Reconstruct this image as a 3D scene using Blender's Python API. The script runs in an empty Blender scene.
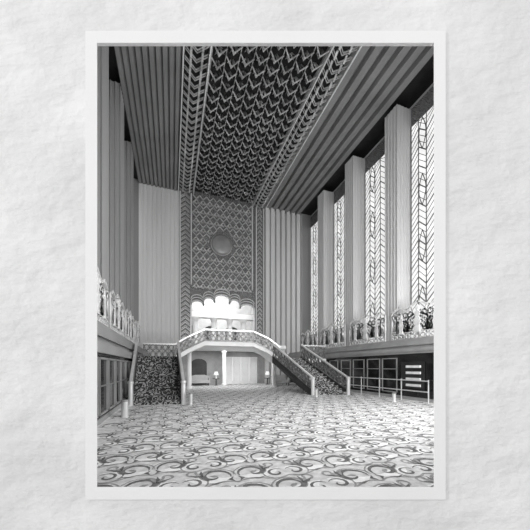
import bpy, math, random
from mathutils import Vector
random.seed(4)
F=267.0; TH=math.atan2(93,267); C=math.cos(TH); S=math.sin(TH); EYE=1.6
def cam(r,d,z): return (r*C+d*S, d*C-r*S, z)
scene=bpy.context.scene
try: scene.view_settings.view_transform='Standard'
except Exception: pass
COL=scene.collection

# ---------------- materials ----------------
def g(v): return (v,v,v,1)
def newmat(name):
    m=bpy.data.materials.new(name); m.use_nodes=True
    nt=m.node_tree; b=nt.nodes['Principled BSDF']; return m,nt,b
def tc(nt,kind='Object',scale=(1,1,1)):
    t=nt.nodes.new('ShaderNodeTexCoord'); mp=nt.nodes.new('ShaderNodeMapping')
    mp.inputs['Scale'].default_value=scale
    nt.links.new(t.outputs[kind],mp.inputs['Vector']); return mp.outputs['Vector']
def ramp(nt,fac,stops,interp='LINEAR'):
    r=nt.nodes.new('ShaderNodeValToRGB'); r.color_ramp.interpolation=interp
    e=r.color_ramp.elements
    e[0].position=stops[0][0]; e[0].color=g(stops[0][1])
    e[1].position=stops[-1][0]; e[1].color=g(stops[-1][1])
    for p,c in stops[1:-1]:
        n=e.new(p); n.color=g(c)
    nt.links.new(fac,r.inputs['Fac']); return r.outputs['Color']
def noise(nt,vec,scale,detail=3,rough=.5):
    n=nt.nodes.new('ShaderNodeTexNoise'); n.inputs['Scale'].default_value=scale
    n.inputs['Detail'].default_value=detail; n.inputs['Roughness'].default_value=rough
    nt.links.new(vec,n.inputs['Vector']); return n
def math_(nt,op,a,b=None):
    n=nt.nodes.new('ShaderNodeMath'); n.operation=op
    for i,v in enumerate((a,b)):
        if v is None: continue
        if isinstance(v,(int,float)): n.inputs[i].default_value=v
        else: nt.links.new(v,n.inputs[i])
    return n.outputs[0]
def bump(nt,b,h,strength,dist=.05):
    n=nt.nodes.new('ShaderNodeBump'); n.inputs['Strength'].default_value=strength
    n.inputs['Distance'].default_value=dist
    nt.links.new(h,n.inputs['Height']); nt.links.new(n.outputs[0],b.inputs['Normal'])
def plain(name,v,rough=.6,metal=0,var=.12,scale=1.5,stretch=(1,1,1)):
    m,nt,b=newmat(name)
    vec=tc(nt,'Object',stretch); n=noise(nt,vec,scale)
    c=ramp(nt,n.outputs['Fac'],[(.3,v*(1-var)),(.7,v*(1+var))])
    nt.links.new(c,b.inputs['Base Color'])
    b.inputs['Roughness'].default_value=rough; b.inputs['Metallic'].default_value=metal
    return m
def emis(name,v,strength,lo=.8,sc=.5):
    m,nt,b=newmat(name)
    vec=tc(nt); n=noise(nt,vec,sc,3)
    c=ramp(nt,n.outputs['Fac'],[(.3,v*lo),(.7,v)])
    nt.links.new(c,b.inputs['Emission Color']); b.inputs['Emission Strength'].default_value=strength
    b.inputs['Base Color'].default_value=g(.3)
    return m
def mixc(nt,mode,a,b_,fac=1):
    mx=nt.nodes.new('ShaderNodeMix'); mx.data_type='RGBA'; mx.blend_type=mode
    if isinstance(fac,(int,float)): mx.inputs[0].default_value=fac
    else: nt.links.new(fac,mx.inputs[0])
    nt.links.new(a,mx.inputs[6]); nt.links.new(b_,mx.inputs[7]); return mx.outputs[2]
def scroll(name,bg,fg,scale,lines=5,dist=.5,thr=.62,mid=None,rough=.9,randomness=.7):
    m,nt,b=newmat(name)
    vec=tc(nt); n=noise(nt,vec,scale*1.3,1)
    mix=nt.nodes.new('ShaderNodeVectorMath'); mix.operation='MULTIPLY_ADD'
    nt.links.new(n.outputs['Color'],mix.inputs[0]); mix.inputs[1].default_value=(dist/scale,)*3
    nt.links.new(vec,mix.inputs[2])
    vo=nt.nodes.new('ShaderNodeTexVoronoi'); vo.inputs['Scale'].default_value=scale
    vo.inputs['Randomness'].default_value=randomness
    nt.links.new(mix.outputs[0],vo.inputs['Vector'])
    d=vo.outputs['Distance']
    s=math_(nt,'SINE',math_(nt,'MULTIPLY',d,lines*6.28))
    n2=noise(nt,vec,scale*2.2,1)
    s=math_(nt,'ADD',math_(nt,'MULTIPLY',s,.5),math_(nt,'MULTIPLY',n2.outputs['Fac'],.9))
    n3=noise(nt,vec,14,2)
    c1=ramp(nt,s,[(thr-.12,bg),(thr-.02,bg if mid is None else mid),(thr+.04,fg),(thr+.3,fg)])
    c2=ramp(nt,n3.outputs['Fac'],[(.3,.8),(.7,1.1)])
    nt.links.new(mixc(nt,'MULTIPLY',c1,c2),b.inputs['Base Color']); b.inputs['Roughness'].default_value=rough
    return m

M={}
m,nt,b=newmat('plaster'); vec=tc(nt); vec2=tc(nt,'Object',(1,1,1.8))
n1=noise(nt,vec,.9,2); n2=noise(nt,vec,11,4,.5); n3=noise(nt,vec2,2.6,4,.5)
nt.links.new(ramp(nt,n1.outputs['Fac'],[(.3,.67),(.7,.79)]),b.inputs['Base Color'])  # broad soft tint in the colour stands in for faint leaf shadows
h=math_(nt,'ADD',math_(nt,'MULTIPLY',n3.outputs['Fac'],1.5),math_(nt,'MULTIPLY',n2.outputs['Fac'],.25))
bump(nt,b,h,.48,.06); b.inputs['Roughness'].default_value=.9; M['plaster']=m
M['card']=plain('white_card',.8,.7,0,.01)
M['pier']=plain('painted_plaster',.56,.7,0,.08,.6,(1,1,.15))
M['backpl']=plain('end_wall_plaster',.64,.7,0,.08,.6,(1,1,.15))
M['pier_shade_tint']=plain('plaster_shade_tint',.27,.7,0,.1,.6,(1,1,.15))  # darker copy of the pier plaster, shade put into the colour
M['coffer']=plain('coffer_paint',.2,.6,0,.2,.4)
M['dark']=plain('dark_marble',.01,.12,0,.5,3)
M['darkgold']=plain('dark_relief_metal',.012,.45,.3,.4,3)
M['leaf']=plain('relief_leaf_metal',.6,.28,.85,.7,2)
M['crib']=plain('ceiling_rib_metal',.5,.35,.5,.4,2)
M['rib']=plain('relief_rib_metal',.62,.4,.3,.3,2)
M['disc']=plain('brushed_disc_metal',.3,.45,.3,.25,1)
M['ledge']=plain('ledge_stone',.3,.5,0,.15)
M['white']=plain('white_plaster',.78,.6,0,.05)
M['hall']=plain('upper_hall_plaster',.5,.6,0,.15)
M['metal']=plain('silver_metal',.75,.3,.5,.1)
M['rail']=plain('dull_rail_metal',.4,.35,.5,.1)
M['black']=plain('black_metal',.03,.4,.3,.3)
M['lace']=plain('lace_metal',.2,.4,.3,.5,6)
M['whitelace']=plain('pale_gilded_metal',.75,.45,0,.2,3)
M['glass']=emis('lit_frosted_glass',.92,1.05,.7,.9)
M['lead']=plain('leading',.16,.5)
M['fabric']=plain('sofa_fabric',.35,.9)
M['shade']=emis('lamp_shade_cloth',.9,.9)
M['stair']=scroll('stair_carpet',.03,.36,3.6,3,.8,.66)
M['grille']=scroll('pierced_grille',.05,.3,2.6,5,.5,.5,None,.5,.15)
M['carpet']=plain('carpet_ground_wool',.6,.95,0,.18,9)
M['carpet_dark']=plain('carpet_dark_wool',.14,.95,0,.35,9)
M['carpet_mid']=plain('carpet_grey_wool',.31,.95,0,.25,9)
M['carpet_light']=plain('carpet_pale_wool',.8,.95,0,.08,12)

# ---------------- mesh builder ----------------
class MB:
    def __init__(s): s.v=[]; s.f=[]; s.mi=[]; s.cur=0
    def add(s,vs,fs):
        o=len(s.v); s.v+= [tuple(p) for p in vs]; s.f+=[tuple(i+o for i in f) for f in fs]; s.mi+=[s.cur]*len(fs)
    def box(s,x0,x1,y0,y1,z0,z1):
        s.add([(x0,y0,z0),(x1,y0,z0),(x1,y1,z0),(x0,y1,z0),(x0,y0,z1),(x1,y0,z1),(x1,y1,z1),(x0,y1,z1)],
              [(0,3,2,1),(4,5,6,7),(0,1,5,4),(1,2,6,5),(2,3,7,6),(3,0,4,7)])
    def prism(s,poly,a,b,axis='z'):
        def mk(p,t):
            if axis=='z': return (p[0],p[1],t)
            if axis=='y': return (p[0],t,p[1])
            return (t,p[0],p[1])
        n=len(poly)
        s.add([mk(p,a) for p in poly]+[mk(p,b) for p in poly],
              [tuple(range(n))[::-1],tuple(range(n,2*n))]+[(i,(i+1)%n,n+(i+1)%n,n+i) for i in range(n)])
    def ribbon(s,pts,nrm,w,t):
        nrm=Vector(nrm).normalized()
        for a,b in zip(pts,pts[1:]):
            a=Vector(a); b=Vector(b); d=b-a
            if d.length<1e-6: continue
            d.normalize(); q=d.cross(nrm).normalized()*w/2; k=nrm*t/2; e=d*w*.3
            vs=[]
            for P in (a-e,b+e):
                vs+=[P-q-k,P+q-k,P+q+k,P-q+k]
            s.add(vs,[(0,1,2,3),(7,6,5,4),(0,4,5,1),(1,5,6,2),(2,6,7,3),(3,7,4,0)])
    def flat(s,pts,ws,z):
        n=len(pts); L=[];Rr=[]
        for i,(x,y) in enumerate(pts):
            a=pts[max(0,i-1)]; c=pts[min(n-1,i+1)]
            dx,dy=c[0]-a[0],c[1]-a[1]; l=math.hypot(dx,dy) or 1
            w=ws[i]/2; L.append((x-dy/l*w,y+dx/l*w,z)); Rr.append((x+dy/l*w,y-dx/l*w,z))
        s.add(L+Rr,[(n+i,n+i+1,i+1,i) for i in range(n-1)])
    def lathe(s,cx,cy,prof,n=20):
        vs=[];fs=[]
        for r,z in prof:
            for i in range(n):
                a=2*math.pi*i/n; vs.append((cx+r*math.cos(a),cy+r*math.sin(a),z))
        for j in range(len(prof)-1):
            for i in range(n):
                fs.append((j*n+i,j*n+(i+1)%n,(j+1)*n+(i+1)%n,(j+1)*n+i))
        fs.append(tuple(range(n))[::-1]); fs.append(tuple((len(prof)-1)*n+i for i in range(n)))
        s.add(vs,fs)
    def make(s,name,mat,label=None,cat=None,parent=None,kind=None,group=None,smooth=False,recalc=True):
        xs=[p[0] for p in s.v]; ys=[p[1] for p in s.v]; zs=[p[2] for p in s.v]
        o=Vector(((min(xs)+max(xs))/2,(min(ys)+max(ys))/2,min(zs)))
        me=bpy.data.meshes.new(name)
        me.from_pydata([tuple(Vector(p)-o) for p in s.v],[],s.f); me.update()
        mats=[mat] if isinstance(mat,str) else mat
        for q in mats: me.materials.append(M[q])
        if len(mats)>1: me.polygons.foreach_set('material_index',s.mi)
        if recalc:
            import bmesh as bmm
            bm=bmm.new(); bm.from_mesh(me); bmm.ops.recalc_face_normals(bm,faces=bm.faces); bm.to_mesh(me); bm.free()
        if smooth:
            for p in me.polygons: p.use_smooth=True
        ob=bpy.data.objects.new(name,me); COL.objects.link(ob)
        if parent:
            ob.parent=parent; ob.location=o-parent.location
        else: ob.location=o
        if label: ob['label']=label
        if cat and not parent: ob['category']=cat
        if kind: ob['kind']=kind
        if group: ob['group']=group
        return ob
def empty(name,loc,label,cat,group=None,kind=None):
    e=bpy.data.objects.new(name,None); e.location=loc; COL.objects.link(e)
    e['label']=label; e['category']=cat; e.empty_display_size=.2
    if group: e['group']=group
    if kind: e['kind']=kind
    return e

def yfront(x): return (2.62-x*S)/C
H=17.1
# ---------------- plaster wall + card ----------------
D=2.5; PX=D/F
def ring(mb,d0,d1,ri0,ri1,zi0,zi1,ro0,ro1,zo0,zo1):
    inn=[(ri0,zi0),(ri1,zi0),(ri1,zi1),(ri0,zi1)]; out=[(ro0,zo0),(ro1,zo0),(ro1,zo1),(ro0,zo1)]
    vs=[cam(r,d,z) for d in (d0,d1) for (r,z) in inn+out]
    fs=[]
    for i in range(4):
        j=(i+1)%4
        fs+=[(i,j,4+j,4+i),(8+i,12+i,12+j,8+j),(i,8+i,8+j,j),(4+i,4+j,12+j,12+i)]
    mb.add(vs,fs)
pr=lambda u:(u-265)*PX
pz=lambda v:EYE+(367-v)*PX
mb=MB(); ring(mb,2.508,2.60,pr(97)-.09,pr(434)+.09,pz(487)-.07,pz(43)+.09,-5.6,14.3,0,H+.6)  # outer reach extended beyond view to shut outside light out of the lobby
wf=mb.make('wall_front','plaster','off-white rough stucco plaster surface','wall',kind='structure')
mb=MB(); ring(mb,2.498,2.503,pr(97),pr(434),pz(487),pz(43),pr(85.5),pr(445.5),pz(499.5),pz(31))
mb.make('postcard','card','smooth white postcard border lying on rough stucco','postcard')

# ---------------- floor with woven repeating motif ----------------
mb=MB(); mb.box(-5,15,-3,30,-.2,0)
def spiral(cx,cy,r0,r1,a0,a1,n):
    return [(cx+(r0+(r1-r0)*i/n)*math.cos(a0+(a1-a0)*i/n),cy+(r0+(r1-r0)*i/n)*math.sin(a0+(a1-a0)*i/n)) for i in range(n+1)]
def wid(n,w,p=1.0,base=.12): return [w*(base+(1-base)*math.sin(math.pi*min(1,max(0,i/n)))**p) for i in range(n+1)]
SC=.7
CWX,CWY=1.1*SC,.9*SC
def motif(ox,oy,fl,far):
    def T(pts): return [(ox+fl*x*SC,oy+y*SC) for x,y in pts]
    k=.5 if far else 1
    def st(pts,ws,mi,z):
        mb.cur=mi; q=T(pts); w=[a*SC for a in ws]
        if fl<0: q=q[::-1]; w=w[::-1]
        mb.flat(q,w,z)
    st([(-.46,-.1),(-.2,-.2),(0,-.14),(.25,-.05),(.46,.08)],[.02,.28,.34,.26,.02],3,.002)
    st([(-.5,.3),(-.25,.38),(0,.32),(.2,.36)],[.02,.12,.12,.02],3,.002)
    n=int(16*k)+2; st(spiral(-.12,.05,.36,.10,math.radians(200),math.radians(-140),n),wid(n,.12,.8),1,.004)
    n=int(14*k)+2; st(spiral(-.12,.05,.46,.22,math.radians(190),math.radians(-60),n),wid(n,.045,.3),2,.003)
    n=int(14*k)+2; st(spiral(.33,-.17,.22,.05,math.radians(30),math.radians(400),n),wid(n,.07,.8),1,.004)
    n=int(8*k)+2; st(spiral(.33,-.17,.3,.3,math.radians(100),math.radians(300),n),wid(n,.04,.5),2,.003)
    n=int(10*k)+2; st(spiral(.28,.33,.16,.05,math.radians(-90),math.radians(220),n),wid(n,.06,.5),2,.003)
    for j,a in enumerate((20,50,80,110)):
        ar=math.radians(a); bx,by=.1,.1
        st([(bx,by),(bx+.15*math.cos(ar),by+.15*math.sin(ar)),(bx+.3*math.cos(ar+.15),by+.3*math.sin(ar+.15))],[.02,.08,.01],1 if j%2==0 else 2,.005)
    m_=int(12*k)+2; W_=1.1
    st([(-W_/2+W_*i/m_,-.36+.09*math.sin(2*math.pi*i/m_)) for i in range(m_+1)],[.05]*(m_+1),2,.0025)
    st([(-.5,-.32),(-.42,-.2),(-.5,-.08)],[.01,.09,.01],1,.004)
    st([(-.2,.02),(-.12,.05),(-.04,.08)],[.03,.11,.02],2,.005)
    st([(-.3,-.28),(-.1,-.33),(.06,-.27)],[.01,.06,.01],1,.005)
for j in range(60):
    y=2.0+CWY*j
    if y>24.5: break
    for i in range(24):
        x=-2.2+CWX*(i+(.5 if j%2 else 0))
        if x<-1.6 or x>10.8: continue
        d_=y*C+x*S
        if d_<3.2: continue
        motif(x,y,1 if (i+j)%2 else -1,d_>9)
mb.make('floor',['carpet','carpet_dark','carpet_mid','carpet_light'],'pale carpet with repeating dark scroll and leaf motifs','floor',kind='structure',recalc=False)
mb=MB()
mb.prism([(-4.4,yfront(-4.4)),(14.2,yfront(14.2)),(14.2,30),(-4.4,30)],H+.35,H+.5)
ceil=mb.make('ceiling','darkgold','dark ornamental ceiling','ceiling',kind='structure')

# ---------------- side walls ----------------
mb=MB(); mb.box(13.75,14,yfront(13.9),25.2,0,H+.4)
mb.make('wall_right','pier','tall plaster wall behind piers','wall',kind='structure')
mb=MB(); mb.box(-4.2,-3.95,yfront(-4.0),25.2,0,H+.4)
mb.make('wall_left','pier_shade_tint','tall plaster wall behind piers','wall',kind='structure')
mb=MB(); mb.box(11.0,13.75,yfront(11),24.8,0,2.25)
mb.make('wall_right_lower','dark','polished black marble lower wall','wall',kind='structure')
mb=MB()
mb.prism([(10.9,2.25),(13.75,2.25),(13.75,3.0),(11.05,3.0),(11.05,2.85),(10.9,2.85),(10.9,2.65),(10.98,2.65),(10.98,2.5),(10.85,2.5),(10.85,2.35),(10.9,2.35)],yfront(10.85),24.8,'y')
mb.make('trim_1','ledge','banded grey stone ledge','trim',kind='structure')
mb=MB(); mb.box(-3.95,-1.95,yfront(-1.95)+.6,24.8,0,2.0)
mb.make('wall_left_lower','dark','polished black marble lower wall','wall',kind='structure')
mb=MB()
mb.prism([(-1.85,2.0),(-3.95,2.0),(-3.95,3.0),(-2.1,3.0),(-2.1,2.8),(-1.95,2.8),(-1.95,2.5),(-2.05,2.5),(-2.05,2.3),(-1.85,2.3)],yfront(-1.85)+.6,24.8,'y')
mb.make('trim_2','pier_shade_tint','banded grey stone ledge','trim',kind='structure')

# ---------------- piers ----------------
def flute_poly(x0,x1,y0,y1,n1,n2,dep,inner):
    pts=[]
    for i in range(n1):
        a=x0+(x1-x0)*i/n1; b=x0+(x1-x0)*(i+1)/n1
        pts+=[(a,y0),(a+(b-a)*.25,y0+dep),(a+(b-a)*.75,y0+dep)]
    pts.append((x1,y0))
    if inner=='x1':
        for i in range(n2):
            a=y0+(y1-y0)*i/n2; b=y0+(y1-y0)*(i+1)/n2
            if i: pts.append((x1,a))
            pts+=[(x1-dep,a+(b-a)*.25),(x1-dep,a+(b-a)*.75)]
        pts+=[(x1,y1),(x0,y1)]
    else:
        pts+=[(x1,y1),(x0,y1)]
        for i in range(n2):
            a=y1+(y0-y1)*i/n2; b=y1+(y0-y1)*(i+1)/n2
            if i: pts.append((x0,a))
            pts+=[(x0+dep,a+(b-a)*.25),(x0+dep,a+(b-a)*.75)]
    return pts
PY=[4.2,8.24,12.28,16.32,20.36]
for k,y in enumerate(PY):
    mb=MB(); mb.prism(flute_poly(12.5,13.7,y,y+.96,5,4,.025,'x0'),3.0,H)
    mb.make('fluted_pier','pier','tall pale fluted pier between leaded windows','column',group='window piers')
for k,y in enumerate(PY[1:]):
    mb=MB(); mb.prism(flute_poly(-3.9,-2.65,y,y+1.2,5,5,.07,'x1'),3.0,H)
    mb.make('fluted_pier','pier_shade_tint','tall shade-tinted fluted pier above a ledge','column',group='window piers')

# ---------------- windows ----------------
wn=0
def window(xp,y0,y1,side):
    global wn; wn+=1
    sx=-1 if side=='right' else 1
    y0+=.02; y1-=.02
    mb=MB(); mb.box(xp,xp+.04,y0,y1,3.05,16.0)
    w=mb.make('window_%d'%wn,'glass','tall lit leaded glass window','window',kind='structure')
    mb=MB(); xx=xp+sx*.05+(.02)
    W=y1-y0; n=6; cw=W/n
    for i in range(n+1):
        yy=y0+i*cw; mb.ribbon([(xx,yy,3.05),(xx,yy,16.0)],(1,0,0),.06 if i in(0,n) else .045,.03)
    z=3.0; k=0
    while z<15.7:
        for i in range(n):
            a=y0+i*cw; sg=1 if i%2==0 else -1
            za=z+.1 if sg>0 else z+.62; zb=z+.62 if sg>0 else z+.1
            f=lambda q:min(max(q,3.1),15.95)
            mb.ribbon([(xx,a,f(za)),(xx,a+cw,f(zb))],(1,0,0),.06 if k%3==0 else .03,.02)
        if k%9==4:
            for i in (1,4):
                a=y0+(i+.5)*cw
                for s2 in (-1,1):
                    mb.ribbon([(xx,a+s2*cw*.45*math.sin(t*.5),f(z+1.8*t/6.28)) for t in [j*6.28/8 for j in range(9)]],(1,0,0),.045,.02)
        z+=.36; k+=1
    mb.make('leading','lead',parent=w)
    mb=MB(); mb.box(xp-.02,xp+.06,y0,y1,16.0,H)
    mb.make('transom_panel','grille',parent=w)
for y0,y1 in [(5.16,8.24),(9.2,12.28),(13.24,16.32),(17.28,20.36),(21.32,24.6)]:
    window(13.6,y0,y1,'right')
for y0,y1 in [(9.44,12.28),(13.52,16.32),(17.52,20.36),(21.56,24.6)]:
    window(-3.88,y0,y1,'left')

# ---------------- fountain grilles ----------------
def arc(cx,cz,r,a0,a1,n=10):
    return [(cx+r*math.cos(a0+(a1-a0)*i/n),cz+r*math.sin(a0+(a1-a0)*i/n)) for i in range(n+1)]
def fountain(x,y0,y1,z0,h):
    mb=MB(); W=y1-y0
    def rib(p2,w=.06): mb.ribbon([(x,y0+a,z0+b) for a,b in p2],(1,0,0),w,.06)
    rib([(0,.05),(W,.05)],.1); rib([(0,h*.28),(W,h*.28)],.05)
    rib([(0,0),(0,h*.95)],.1); rib([(W,0),(W,h*.95)],.1)
    rib([(0,h*.95),(W*.15,h*1.08),(W*.3,h*.97),(W*.5,h*1.15),(W*.7,h*.97),(W*.85,h*1.08),(W,h*.95)],.1)
    for i in range(11):
        c=W*(i+.5)/11; rib(arc(c,h*.16,W/22*.8,0,6.29,8),.06)
    for c,R_ in ((W*.2,.62),(W*.8,.62),(W*.5,.9)):
        zc=h*.3 if R_<.7 else h*.32
        for k in range(4):
            rib([(p,q) for p,q in arc(c,zc,R_*(.4+.2*k),.0,math.pi,14)],.1)
        for k in range(11):
            a=math.pi*k/10
            rib([(c,zc),(c+R_*math.cos(a),zc+R_*math.sin(a))],.055)
    for c in (W*.1,W*.33,W*.67,W*.9):
        for sg in (-1,1):
            pts=[(c,h*.3),(c+sg*.03,h*.75)]
            pts+=[(c+sg*(.03+.14-.14*math.cos(t)),h*.8+.14*math.sin(t)) for t in [i*5.2/9 for i in range(10)]]
            rib(pts,.09)
    def figure(c,sc):
        prof=[(.17,0),(.13,.3),(.2,.55),(.11,.8),(.17,1.0),(.05,1.1),(.09,1.2),(.08,1.32),(.0,1.4)]
        poly=[(y0+c-a*sc,z0+h*.25+b*sc) for a,b in prof]+[(y0+c+a*sc,z0+h*.25+b*sc) for a,b in prof[::-1][1:]]
        mb.prism(poly,x-.07,x+.07,'x')
        for sg in (-1,1): rib([(c+sg*.12*sc,h*.25+.95*sc),(c+sg*.36*sc,h*.25+.9*sc),(c+sg*.5*sc,h*.25+1.3*sc)],.09)
    figure(W*.5,1.05); figure(W*.2,.8); figure(W*.8,.8)
    return mb.make('ornamental_grille','whitelace','pale openwork metal grille with shells, scrolls and figures','grille',group='fountain grilles')
for y0,y1 in [(9.0,12.5),(13.05,16.5),(17.1,20.6),(21.2,24.6)]:
    fountain(12.35,y0,y1,3.0,1.85)
    fountain(-2.5,y0,y1,3.0,1.85)

# ---------------- ceiling coffers ----------------
def saw(x0,x1,n,dep,flat):
    pts=[]
    for i in range(n):
        a=x0+(x1-x0)*i/n; b=x0+(x1-x0)*(i+1)/n
        pts+=[(a,H+dep),(a+(b-a)*.04,H-.0),(a+(b-a)*flat,H),(b,H+dep)]
    pts+=[(x1,H+.34),(x0,H+.34)]
    out=[]
    for p in pts:
        if not out or (abs(p[0]-out[-1][0])+abs(p[1]-out[-1][1]))>1e-5: out.append(p)
    return out
mb=MB(); mb.prism(saw(8.65,12.5,6,.33,.6),yfront(8.65),25.0,'y')
mb.make('trim_3','coffer','stepped plaster ceiling bands','ceiling band',kind='structure')
mb=MB(); mb.prism(saw(-2.65,.5,10,.2,.6),yfront(-2.65),25.0,'y')
mb.make('trim_4','coffer','stepped plaster ceiling bands','ceiling band',kind='structure')
for k,x in enumerate((.5,1.75,7.3,8.55)):
    mb=MB(); mb.box(x,x+.07,yfront(x),24.8,H-.12,H+.34)
    mb.make('trim_%d'%(5+k),'metal','bright narrow ceiling moulding','moulding',kind='structure')

# ceiling relief: small leaf tufts between nested chevrons
mb=MB(); ys=8.5
rows=26; cols=8; cw=5.4/cols; ch=(24.7-ys)/rows
for r in range(rows):
    for c in range(cols):
        cx=1.87+cw*(c+.5); cy=ys+ch*(r+.5)+(ch/2 if c%2 else 0)
        if cy>24.3: continue
        for k in range(7):
            a=math.radians(-90+30*k+random.uniform(-7,7))
            L=(.34 if k%2==0 else .24)
            dx=math.sin(a)*L*.7; dy=-math.cos(a)*L; px=math.cos(a)*.035; py=math.sin(a)*.035
            z0=H+.2; z1=H-.02-random.random()*.25
            mx=z0-.15-random.random()*.14
            mb.add([(cx,cy,z0),(cx+dx*.5+px,cy+dy*.5+py,z0-.06),(cx+dx,cy+dy,z1),(cx+dx*.5-px,cy+dy*.5-py,z0-.06),(cx+dx*.5,cy+dy*.5,mx)],
                   [(0,1,4),(1,2,4),(2,3,4),(3,0,4)])
mb.make('leaf_relief','leaf','raised metal leaf clusters',parent=ceil)
mb=MB()
for r in range(rows):
    for c in range(cols):
        cx=1.87+cw*(c+.5); y0_=ys+ch*r+(ch/2 if c%2 else 0)
        if y0_+ch>24.6: continue
        mb.ribbon([(cx-cw*.5,y0_,H-.02),(cx,y0_+ch*.5,H-.1),(cx+cw*.5,y0_,H-.02)],(0,0,1),.05,.05)
        mb.ribbon([(cx-cw*.3,y0_+.22,H+.05),(cx,y0_+ch*.5+.16,H-.02),(cx+cw*.3,y0_+.22,H+.05)],(0,0,1),.028,.05)
for i in range(cols+1):
    mb.ribbon([(1.87+cw*i,ys,H+.05),(1.87+cw*i,24.7,H+.05)],(0,0,1),.03,.05)
mb.make('ceiling_lattice','crib','nested chevron metal lattice',parent=ceil)
for (a,bx) in ((.62,1.72),(7.42,8.52)):
    mb=MB(); y=ys; w=bx-a
    while y<24.4:
        for q in (0,.12):
            mb.ribbon([(a,y+q,H+.05),(a+w/2,y+.4+q,H-.02),(bx,y+q,H+.05)],(0,0,1),.035,.05)
        for q in (.25,.75): mb.ribbon([(a+w*q,y+.05,H+.05),(a+w*q,y+.3,H-.05)],(0,0,1),.1,.05)
        y+=.45
    mb.make('border_lattice','crib','narrow band of chevron lattice',parent=ceil)

# ---------------- back wall ----------------
YB=24.8
def flutewall(x0,x1,z0,z1,n,dep=.12):
    pts=[]
    for i in range(n):
        a=x0+(x1-x0)*i/n; b=x0+(x1-x0)*(i+1)/n
        pts+=[(a,YB-dep),(a+(b-a)*.6,YB-dep),(a+(b-a)*.7,YB),(a+(b-a)*.95,YB)]
    pts+=[(x1,YB-dep),(x1,YB+.3),(x0,YB+.3)]
    mb=MB(); mb.prism(pts,z0,z1); return mb
flutewall(-2.65,.6,0,H+.1,9,.05).make('wall_back_fluted','backpl','pale fluted plaster end wall','wall',kind='structure')
flutewall(8.6,12.5,0,H+.1,7,.35).make('wall_back_pilasters','backpl','pale deeply fluted plaster end wall','wall',kind='structure')
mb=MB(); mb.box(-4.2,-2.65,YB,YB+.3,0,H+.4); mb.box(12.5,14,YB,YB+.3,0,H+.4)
mb.make('wall_back_corners','pier_shade_tint','plaster end wall corner','wall',kind='structure')
bot=[]
ctrs=[(1.6,2.7,7.2),(2.7,3.7,7.55),(3.7,5.1,7.9),(5.1,6.1,7.55),(6.1,7.5,7.2)]
for a,bb,z in ctrs:
    n=8
    for i in range(n+1):
        t=math.pi*i/n; bot.append(((a+bb)/2-(bb-a)/2*math.cos(t), z+.4*math.sin(t)))
poly=[(.6,3.3),(1.6,3.3)]+bot+[(7.5,3.3),(8.6,3.3),(8.6,H+.4),(.6,H+.4)]
clean=[]
for p in poly:
    if not clean or abs(p[0]-clean[-1][0])+abs(p[1]-clean[-1][1])>1e-4: clean.append(p)
mb=MB(); mb.prism(clean,YB,YB+.25,'y')
gw=mb.make('wall_back','grille','tall pierced ornamental grille wall with scalloped lower edge','wall',kind='structure')
mb=MB()
edge=[(1.6,3.3)]+bot+[(7.5,3.3)]
mb.ribbon([(x,YB-.06,z) for x,z in edge],(0,1,0),.13,.12)
for off in (.28,.52):
    mb.ribbon([(x,YB-.06,z+off) for x,z in bot],(0,1,0),.06,.1)
mb.make('trim_9','white','white scalloped edging','trim',kind='structure')
mb=MB(); MC=(4.35,12.95)
def ok(x,z,r=1.15): return (x-MC[0])**2+(z-MC[1])**2>r*r
def rb(pts,w):
    for p,q in zip(pts,pts[1:]):
        if ok(*p) and ok(*q): mb.ribbon([(p[0],YB-.05,p[1]),(q[0],YB-.05,q[1])],(0,1,0),w,.08)
nc=9; cw2=5.5/nc; z=8.8; row=0
while z<H-.1:
    ph=row%2
    pts=[(1.75+cw2/2*i,min(H,z+(.34 if (i+ph)%2 else 0))) for i in range(nc*2+1)]
    rb(pts,.065)
    if row%2==0:
        for i in range(nc):
            cx=1.75+cw2*(i+.5)
            for sg in (-1,1):
                rb([(cx,z-.1),(cx+sg*.1,z+.12),(cx+sg*.2,z+.05),(cx+sg*.14,z-.04)],.045)
    z+=.42; row+=1
for xa,xb in ((.75,1.5),(7.85,8.3)):
    z=3.6
    while z<H-.3:
        c=(xa+xb)/2; rb([(xa,z),(c,z+.3),(xb,z)],.05); rb([(xa,z+.14),(c,z+.44),(xb,z+.14)],.03)
        z+=.42
mb.make('grille_ribs','rib','zigzag metal ribs',parent=gw)
for i,x in enumerate((.68,1.62,7.3,7.7,8.45)):
    mb=MB(); mb.box(x-.05,x+.05,YB-.18,YB,9.0 if 1<x<7.6 else 3.3,H)
    mb.make('trim_%d'%(10+i),'backpl','narrow vertical moulding','moulding',kind='structure')
e=empty('medallion',(4.35,YB-.3,12.0),'round grey convex metal disc with pale rim on the grille','medallion')
def disc(r,yy,dep,mat,name):
    mb=MB(); n=32; vs=[];fs=[]
    pr_=[(r,yy),(r,yy-dep*.3),(r*.8,yy-dep*.7),(r*.4,yy-dep*.95),(.01,yy-dep)]
    for rr,y in pr_:
        for i in range(n):
            a=2*math.pi*i/n; vs.append((4.35+rr*math.cos(a),y,12.95+rr*math.sin(a)))
    for j in range(len(pr_)-1):
        for i in range(n): fs.append((j*n+i,j*n+(i+1)%n,(j+1)*n+(i+1)%n,(j+1)*n+i))
    fs.append(tuple(range(n))); mb.add(vs,fs)
    return mb.make(name,mat,parent=e,smooth=True)
disc(1.0,YB-.02,.12,'metal','rim'); disc(.95,YB-.06,.2,'disc','boss')

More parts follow.
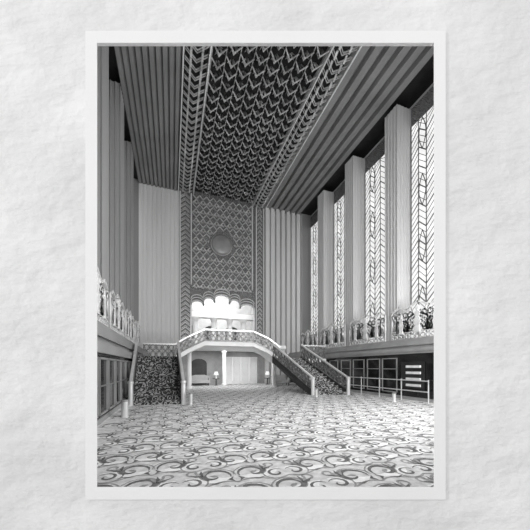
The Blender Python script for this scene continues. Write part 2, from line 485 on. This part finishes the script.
# ---------------- mezzanine ----------------
mb=MB(); mb.box(.3,8.6,19.6,30,3.05,3.3)
mb.make('floor_mezzanine','white','pale mezzanine slab','floor',kind='structure')
mb=MB(); mb.box(.3,8.9,29.7,30,3.3,10)
mb.box(.3,.6,25.1,29.7,3.3,10); mb.box(8.6,8.9,25.1,29.7,3.3,10)
mb.make('wall_mezzanine','hall','plaster wall of the upper hall','wall',kind='structure')
mb=MB(); mb.box(.3,8.9,25.1,30,10,10.2)
mb.make('ceiling_mezzanine','hall','plain upper hall ceiling','ceiling',kind='structure')
for i,x in enumerate((2.1,3.9,5.5,6.9)):
    mb=MB()
    mb.lathe(x,26.6,[(.34,3.3),(.34,3.55),(.26,3.65),(.24,6.0),(.34,6.2),(.38,6.4)],20)
    mb.make('column','white','smooth white round column in the upper hall','column',group='upper hall columns')
mb=MB(); mb.box(.6,8.6,26.2,27,6.4,6.9)
mb.make('trim_20','white','white lintel above columns','beam',kind='structure')
for i,x in enumerate((1.0,3.3,5.6)):
    mb=MB(); pts=[(x,3.3),(x+1.5,3.3),(x+1.5,5.6)]+[(x+.75+.75*math.cos(t),5.6+.5*math.sin(t)) for t in [k*math.pi/8 for k in range(1,8)]]+[(x,5.6)]
    mb.prism(pts,29.6,29.7,'y')
    mb.make('door_%d'%(i+1),'black','dark arched doorway in the upper hall','door',kind='structure')

under=[(.2,2.0),(.9,2.45),(2.0,3.0),(5.3,3.0),(6.4,2.55),(7.2,2.0)]
top=[(x,z+.28) for x,z in under]
mb=MB(); mb.prism(under+top[::-1],17.6,19.6,'y')
mb.make('mezzanine_bridge','white','pale arched bridge joining both stair landings','bridge')
def lacework(mb,a,b,h,n):
    nr=(b-a).cross(Vector((0,0,1))).normalized(); up=Vector((0,0,1))
    for i in range(n):
        p=a+(b-a)*(i/n); q=a+(b-a)*((i+1)/n); m_=(p+q)/2; w=(q-p)
        mb.ribbon([p,p+up*h],nr,.035,.03)
        for hz in (.28,.72):
            mb.ribbon([m_+w*.42*math.cos(t)+up*h*(hz+.2*math.sin(t)) for t in [k*6.29/8 for k in range(9)]],nr,.05,.03)
        mb.ribbon([p+up*h*.05,q+up*h*.95],nr,.035,.03); mb.ribbon([q+up*h*.05,p+up*h*.95],nr,.035,.03)
    mb.ribbon([a+up*.04,b+up*.04],nr,.07,.05)
def lace(name,pts,h,label,step=.36,group='balustrades'):
    e=empty(name,pts[0],label,'balustrade',group)
    mb=MB(); mr=MB(); up=Vector((0,0,1))
    for a,b in zip(pts,pts[1:]):
        a=Vector(a); b=Vector(b); n=max(1,int(round((b-a).length/step)))
        lacework(mb,a,b,h,n)
        nr=(b-a).cross(up).normalized(); mr.ribbon([a+up*h,b+up*h],nr,.08,.12)
    mb.make('scroll_panel','lace',parent=e); mr.make('handrail','metal',parent=e)
    return e
lace('balustrade',[(.2,17.56,2.28),(.9,17.56,2.73),(2.0,17.56,3.28),(5.3,17.56,3.28),(6.4,17.56,2.83),(7.2,17.56,2.28)],.75,'dark openwork balustrade following the arched bridge')

# ---------------- stairs ----------------
def stairs(b0,b1,t0,t1,n,zt,label):
    b0,b1,t0,t1=[Vector((*p,0)) for p in (b0,b1,t0,t1)]
    e=empty('staircase',((b0+b1)/2)[:],label,'staircase','lobby staircases')
    rise=zt/n
    mb=MB()
    for i in range(n):
        f0=i/n; f1=(i+1)/n
        A=b0.lerp(t0,f0);B=b1.lerp(t1,f0);Cc=b1.lerp(t1,f1);Dd=b0.lerp(t0,f1)
        z1=rise*(i+1); zu0=max(0,rise*i-.3); zu1=max(0,rise*(i+1)-.3)
        vs=[(A.x,A.y,zu0),(B.x,B.y,zu0),(Cc.x,Cc.y,zu1),(Dd.x,Dd.y,zu1),(A.x,A.y,z1),(B.x,B.y,z1),(Cc.x,Cc.y,z1),(Dd.x,Dd.y,z1)]
        mb.add(vs,[(0,3,2,1),(4,5,6,7),(0,1,5,4),(1,2,6,5),(2,3,7,6),(3,0,4,7)])
        mb.ribbon([(A.x,A.y-.015,z1-.025),(B.x,B.y-.015,z1-.025)],(0,1,0),.05,.05)
    mb.make('steps','stair',parent=e)
    for (p,q,sg) in ((b0,t0,-1),(b1,t1,1)):
        mb=MB(); 
        o=Vector((sg*.06,0,0))
        P=p+o; Q=q+o
        vs=[]
        for xx in (-.06,.06):
            vs+=[(P.x+xx,P.y-.1,0),(P.x+xx,P.y-.1,.25),(Q.x+xx,Q.y,zt+.15),(Q.x+xx,Q.y,zt-.3),(P.x+xx,P.y+.5,0)]
        mb.add(vs,[(0,1,2,3,4),(9,8,7,6,5)]+[(i,(i+1)%5,5+(i+1)%5,5+i) for i in range(5)])
        mb.make('stringer','black',parent=e)
        P=Vector((P.x,P.y,.22)); Q=Vector((Q.x,Q.y,zt+.15))
        m1=MB(); m2=MB(); up=Vector((0,0,1)); nr=(Q-P).cross(up).normalized(); h=.8
        lacework(m1,P,Q,h,12)
        m2.ribbon([P+up*h,Q+up*h],nr,.08,.12)
        m1.make('balustrade_panel','lace',parent=e); m2.make('handrail','metal',parent=e)
        m3=MB(); m3.lathe(P.x,P.y-.1,[(.1,0),(.1,.9),(.12,.92),(.12,1.0),(.02,1.06)],14)
        m3.make('newel_post','metal',parent=e)
    return e
stairs((-1.55,12.3),(.4,12.1),(-1.75,16.25),(.25,16.25),13,2.2,'dark figured carpet staircase beside the shaded wall')
stairs((7.6,13.5),(9.5,13.0),(6.5,16.85),(8.5,16.85),13,2.2,'dark figured carpet staircase splaying out below the lit windows')
mb=MB(); mb.box(-1.84,.18,16.3,19.6,1.95,2.2); mb.box(-1.84,.18,19.3,19.6,0,1.95); mb.make('stair_landing','white','pale landing slab at the top of the staircase','landing')
mb=MB(); mb.prism([(6.5,16.9),(10.6,16.9),(10.6,19.6),(7.25,19.6),(7.25,17.5),(6.5,17.5)],1.95,2.2); mb.box(9.6,10.6,19.3,19.6,0,1.95)
mb.make('stair_landing','white','pale landing slab at the top of the staircase','landing')
lace('balustrade',[(-1.8,19.5,2.225),(.15,19.5,2.225)],.95,'dark openwork balustrade along a stair landing')
lace('balustrade',[(8.7,17.0,2.225),(10.6,17.0,2.225)],.9,'dark openwork balustrade along a stair landing')

# ---------------- alcove below bridge ----------------
mb=MB(); mb.box(.6,4.6,YB,YB+.25,0,3.05); mb.box(7.9,8.6,YB,YB+.25,0,3.05); mb.box(4.6,7.9,YB,YB+.25,2.55,3.05)
mb.make('wall_alcove','ledge','grey plaster wall under the mezzanine','wall',kind='structure')
for i in range(4):
    mb=MB(); a=4.62+i*.82
    mb.box(a,a+.78,YB+.1,YB+.16,0,2.53)
    d=mb.make('door_%d'%(5+i),'white','pale panelled door leaf','door',kind='structure')
    mb=MB(); 
    for zz in (.7,1.75): mb.ribbon([(a+.14,YB+.08,zz-.4),(a+.64,YB+.08,zz-.4),(a+.64,YB+.08,zz+.4),(a+.14,YB+.08,zz+.4),(a+.14,YB+.08,zz-.4)],(0,1,0),.03,.03)
    mb.make('moulding','whitelace',parent=d)
mb=MB(); pts=[(1.6,0),(3.0,0),(3.0,1.9)]+[(2.3+.7*math.cos(t),1.9+.45*math.sin(t)) for t in [k*math.pi/8 for k in range(1,8)]]+[(1.6,1.9)]
mb.prism(pts,YB-.06,YB,'y'); mb.make('door_9','black','dark arched doorway under the mezzanine','door',kind='structure')
for x,y in ((1.2,20.5),(4.3,23.2),(7.9,20.5)):
    mb=MB(); mb.lathe(x,y,[(.24,0),(.24,.12),(.17,.16),(.16,2.8),(.24,2.9),(.24,3.04)],18)
    mb.make('column','white','smooth white column carrying the mezzanine','column',group='mezzanine columns')

def settee(x,y,label):
    e=empty('settee',(x,y,0),label,'sofa','alcove settees')
    mb=MB(); mb.box(x-.8,x+.8,y-.35,y+.3,.22,.45); mb.make('seat','fabric',parent=e)
    mb=MB(); mb.prism([(x-.8,.45),(x+.8,.45),(x+.8,.8),(x+.4,.92),(x-.4,.92),(x-.8,.8)],y+.18,y+.34,'y'); mb.make('backrest','fabric',parent=e)
    for sx in (-.8,.7):
        mb=MB(); mb.box(x+sx,x+sx+.1,y-.35,y+.2,.45,.65); mb.make('armrest','fabric',parent=e)
    for sx in (-.72,.66):
        for sy in (-.3,.2):
            mb=MB(); mb.lathe(x+sx,y+sy,[(.025,0),(.04,.22)],10); mb.make('leg','black',parent=e)
settee(2.3,23.6,'grey upholstered settee against the alcove wall')
settee(8.9,21.5,'grey upholstered settee beside the pilasters')
def lamp(x,y):
    e=empty('side_table',(x,y,0),'small round side table carrying a lamp','table','alcove side tables')
    mb=MB(); mb.lathe(x,y,[(.3,.55),(.3,.6)],20); mb.make('table_top','black',parent=e)
    mb=MB(); mb.lathe(x,y,[(.18,0),(.18,.03),(.04,.06),(.04,.55)],14); mb.make('pedestal','black',parent=e)
    l=empty('table_lamp',(x,y,.6),'table lamp with a pale glowing shade','lamp','alcove lamps')
    mb=MB(); mb.lathe(x,y,[(.09,.6),(.06,.63),(.03,.9)],14); mb.make('base','metal',parent=l)
    mb=MB(); mb.lathe(x,y,[(.22,.9),(.13,1.2)],18); mb.make('lamp_shade','shade',parent=l)
lamp(3.65,23.5); lamp(8.35,23.3)

def urn(x,y,h,r=.1):
    e=empty('ash_urn',(x,y,0),'pale cylindrical ash stand on the carpet','ashtray','ash stands')
    mb=MB(); mb.lathe(x,y,[(r*1.15,0),(r*1.15,.04),(r,.06),(r,h-.05)],18); mb.make('body','metal',parent=e)
    mb=MB(); mb.lathe(x,y,[(r,h-.05),(r*1.2,h-.03),(r*1.2,h),(r*.8,h)],18); mb.make('rim','rail',parent=e)
urn(-1.42,9.5,.55,.1); urn(9.6,9.6,.42,.08); urn(.75,11.7,.5,.07); urn(7.3,12.6,.45,.07)

for i in range(8):
    a=6.3+i*1.15
    mb=MB(); 
    mb.ribbon([(-1.92,a,.25),(-1.92,a,1.85),(-1.92,a+.95,1.85),(-1.92,a+.95,.25),(-1.92,a,.25)],(1,0,0),.06,.05)
    mb.ribbon([(-1.92,a,1.05),(-1.92,a+.95,1.05)],(1,0,0),.03,.05)
    mb.make('display_frame','rail','slim silver frame around a black glass panel','frame',group='wall display frames')
mb=MB(); mb.box(-1.95,-1.9,yfront(-1.95)+.6,24.8,0,.15); mb.make('baseboard_left','ledge',None,'baseboard',kind='structure')
mb=MB(); mb.box(10.95,11.0,yfront(11),24.8,0,.15); mb.make('baseboard_right','ledge',None,'baseboard',kind='structure')

e=empty('railing',(10.5,11.5,0),'low silver tubular railing before a black wall','railing')
for k in range(6):
    y=8.6+k*1.45
    m=MB(); m.lathe(10.5,y,[(.05,0),(.03,.03),(.025,1.0),(.04,1.03)],10); m.make('post','metal',parent=e)
for z in (.5,.98):
    m=MB(); m.ribbon([(10.5,8.6,z),(10.5,15.9,z)],(1,0,0),.045,.045); m.make('rail','metal',parent=e)
e=empty('directory_board',(10.97,9.8,.6),'white louvred notice board on a black wall','sign')
mb=MB(); mb.box(10.94,10.995,9.2,10.5,.55,1.85); mb.make('board','black',parent=e)
for k in range(4):
    mb=MB(); mb.box(10.88,10.94,9.35,10.15,.66+k*.3,.78+k*.3); mb.make('slat','whitelace',parent=e)
for y in (7.6,10.8,12.0,13.3,14.6,16.0,18.0,20.0):
    mb=MB(); mb.ribbon([(10.98,y,.3),(10.98,y,2.05),(10.98,y+1.0,2.05),(10.98,y+1.0,.3),(10.98,y,.3)],(1,0,0),.05,.05)
    mb.ribbon([(10.98,y,1.5),(10.98,y+1.0,1.5)],(1,0,0),.04,.05)
    mb.make('display_frame','rail','slim silver frame around a black glass panel','frame',group='wall display frames')

# ---------------- lights ----------------
def area(name,loc,rot,sx,sy,p):
    l=bpy.data.lights.new(name,'AREA'); l.shape='RECTANGLE'; l.size=sx; l.size_y=sy; l.energy=p
    o=bpy.data.objects.new(name,l); o.location=loc; o.rotation_euler=rot; COL.objects.link(o); return o
R=math.radians
area('near_end_fill',(5,2.5,7),(R(84),0,0),7,3.5,1200)  # added fill panel inside the near wall, not a fitting of the lobby
fl=area('side_fill',(10.6,3.0,3.6),(0,0,0),2,2,900)  # added fill out of view, brightens the left and far walls
fl.rotation_euler=(Vector((.5,24,4))-fl.location).to_track_quat('-Z','Y').to_euler()
area('mezzanine_light',(4.5,25.6,9.2),(R(40),0,0),6,1.0,480)
area('alcove_light',(4.5,21.8,3.0),(0,0,0),6,2.5,200)
sun=bpy.data.lights.new('sun','SUN'); sun.energy=1.8; sun.angle=R(6)
so=bpy.data.objects.new('sun',sun); COL.objects.link(so)
dv=Vector(cam(.93,.24,-.28)); so.rotation_euler=dv.to_track_quat('-Z','Y').to_euler(); so.location=(-3,-2,6)
w=bpy.data.worlds.new('world'); scene.world=w; w.use_nodes=True
w.node_tree.nodes['Background'].inputs[0].default_value=(1,1,1,1)
w.node_tree.nodes['Background'].inputs[1].default_value=1.0

# ---------------- camera ----------------
cd=bpy.data.cameras.new('camera'); cd.sensor_width=36; cd.lens=F/530*36; cd.shift_y=102/530; cd.clip_end=200
co=bpy.data.objects.new('camera',cd); co.location=(0,0,EYE); co.rotation_euler=(R(90),0,-TH)
COL.objects.link(co); scene.camera=co
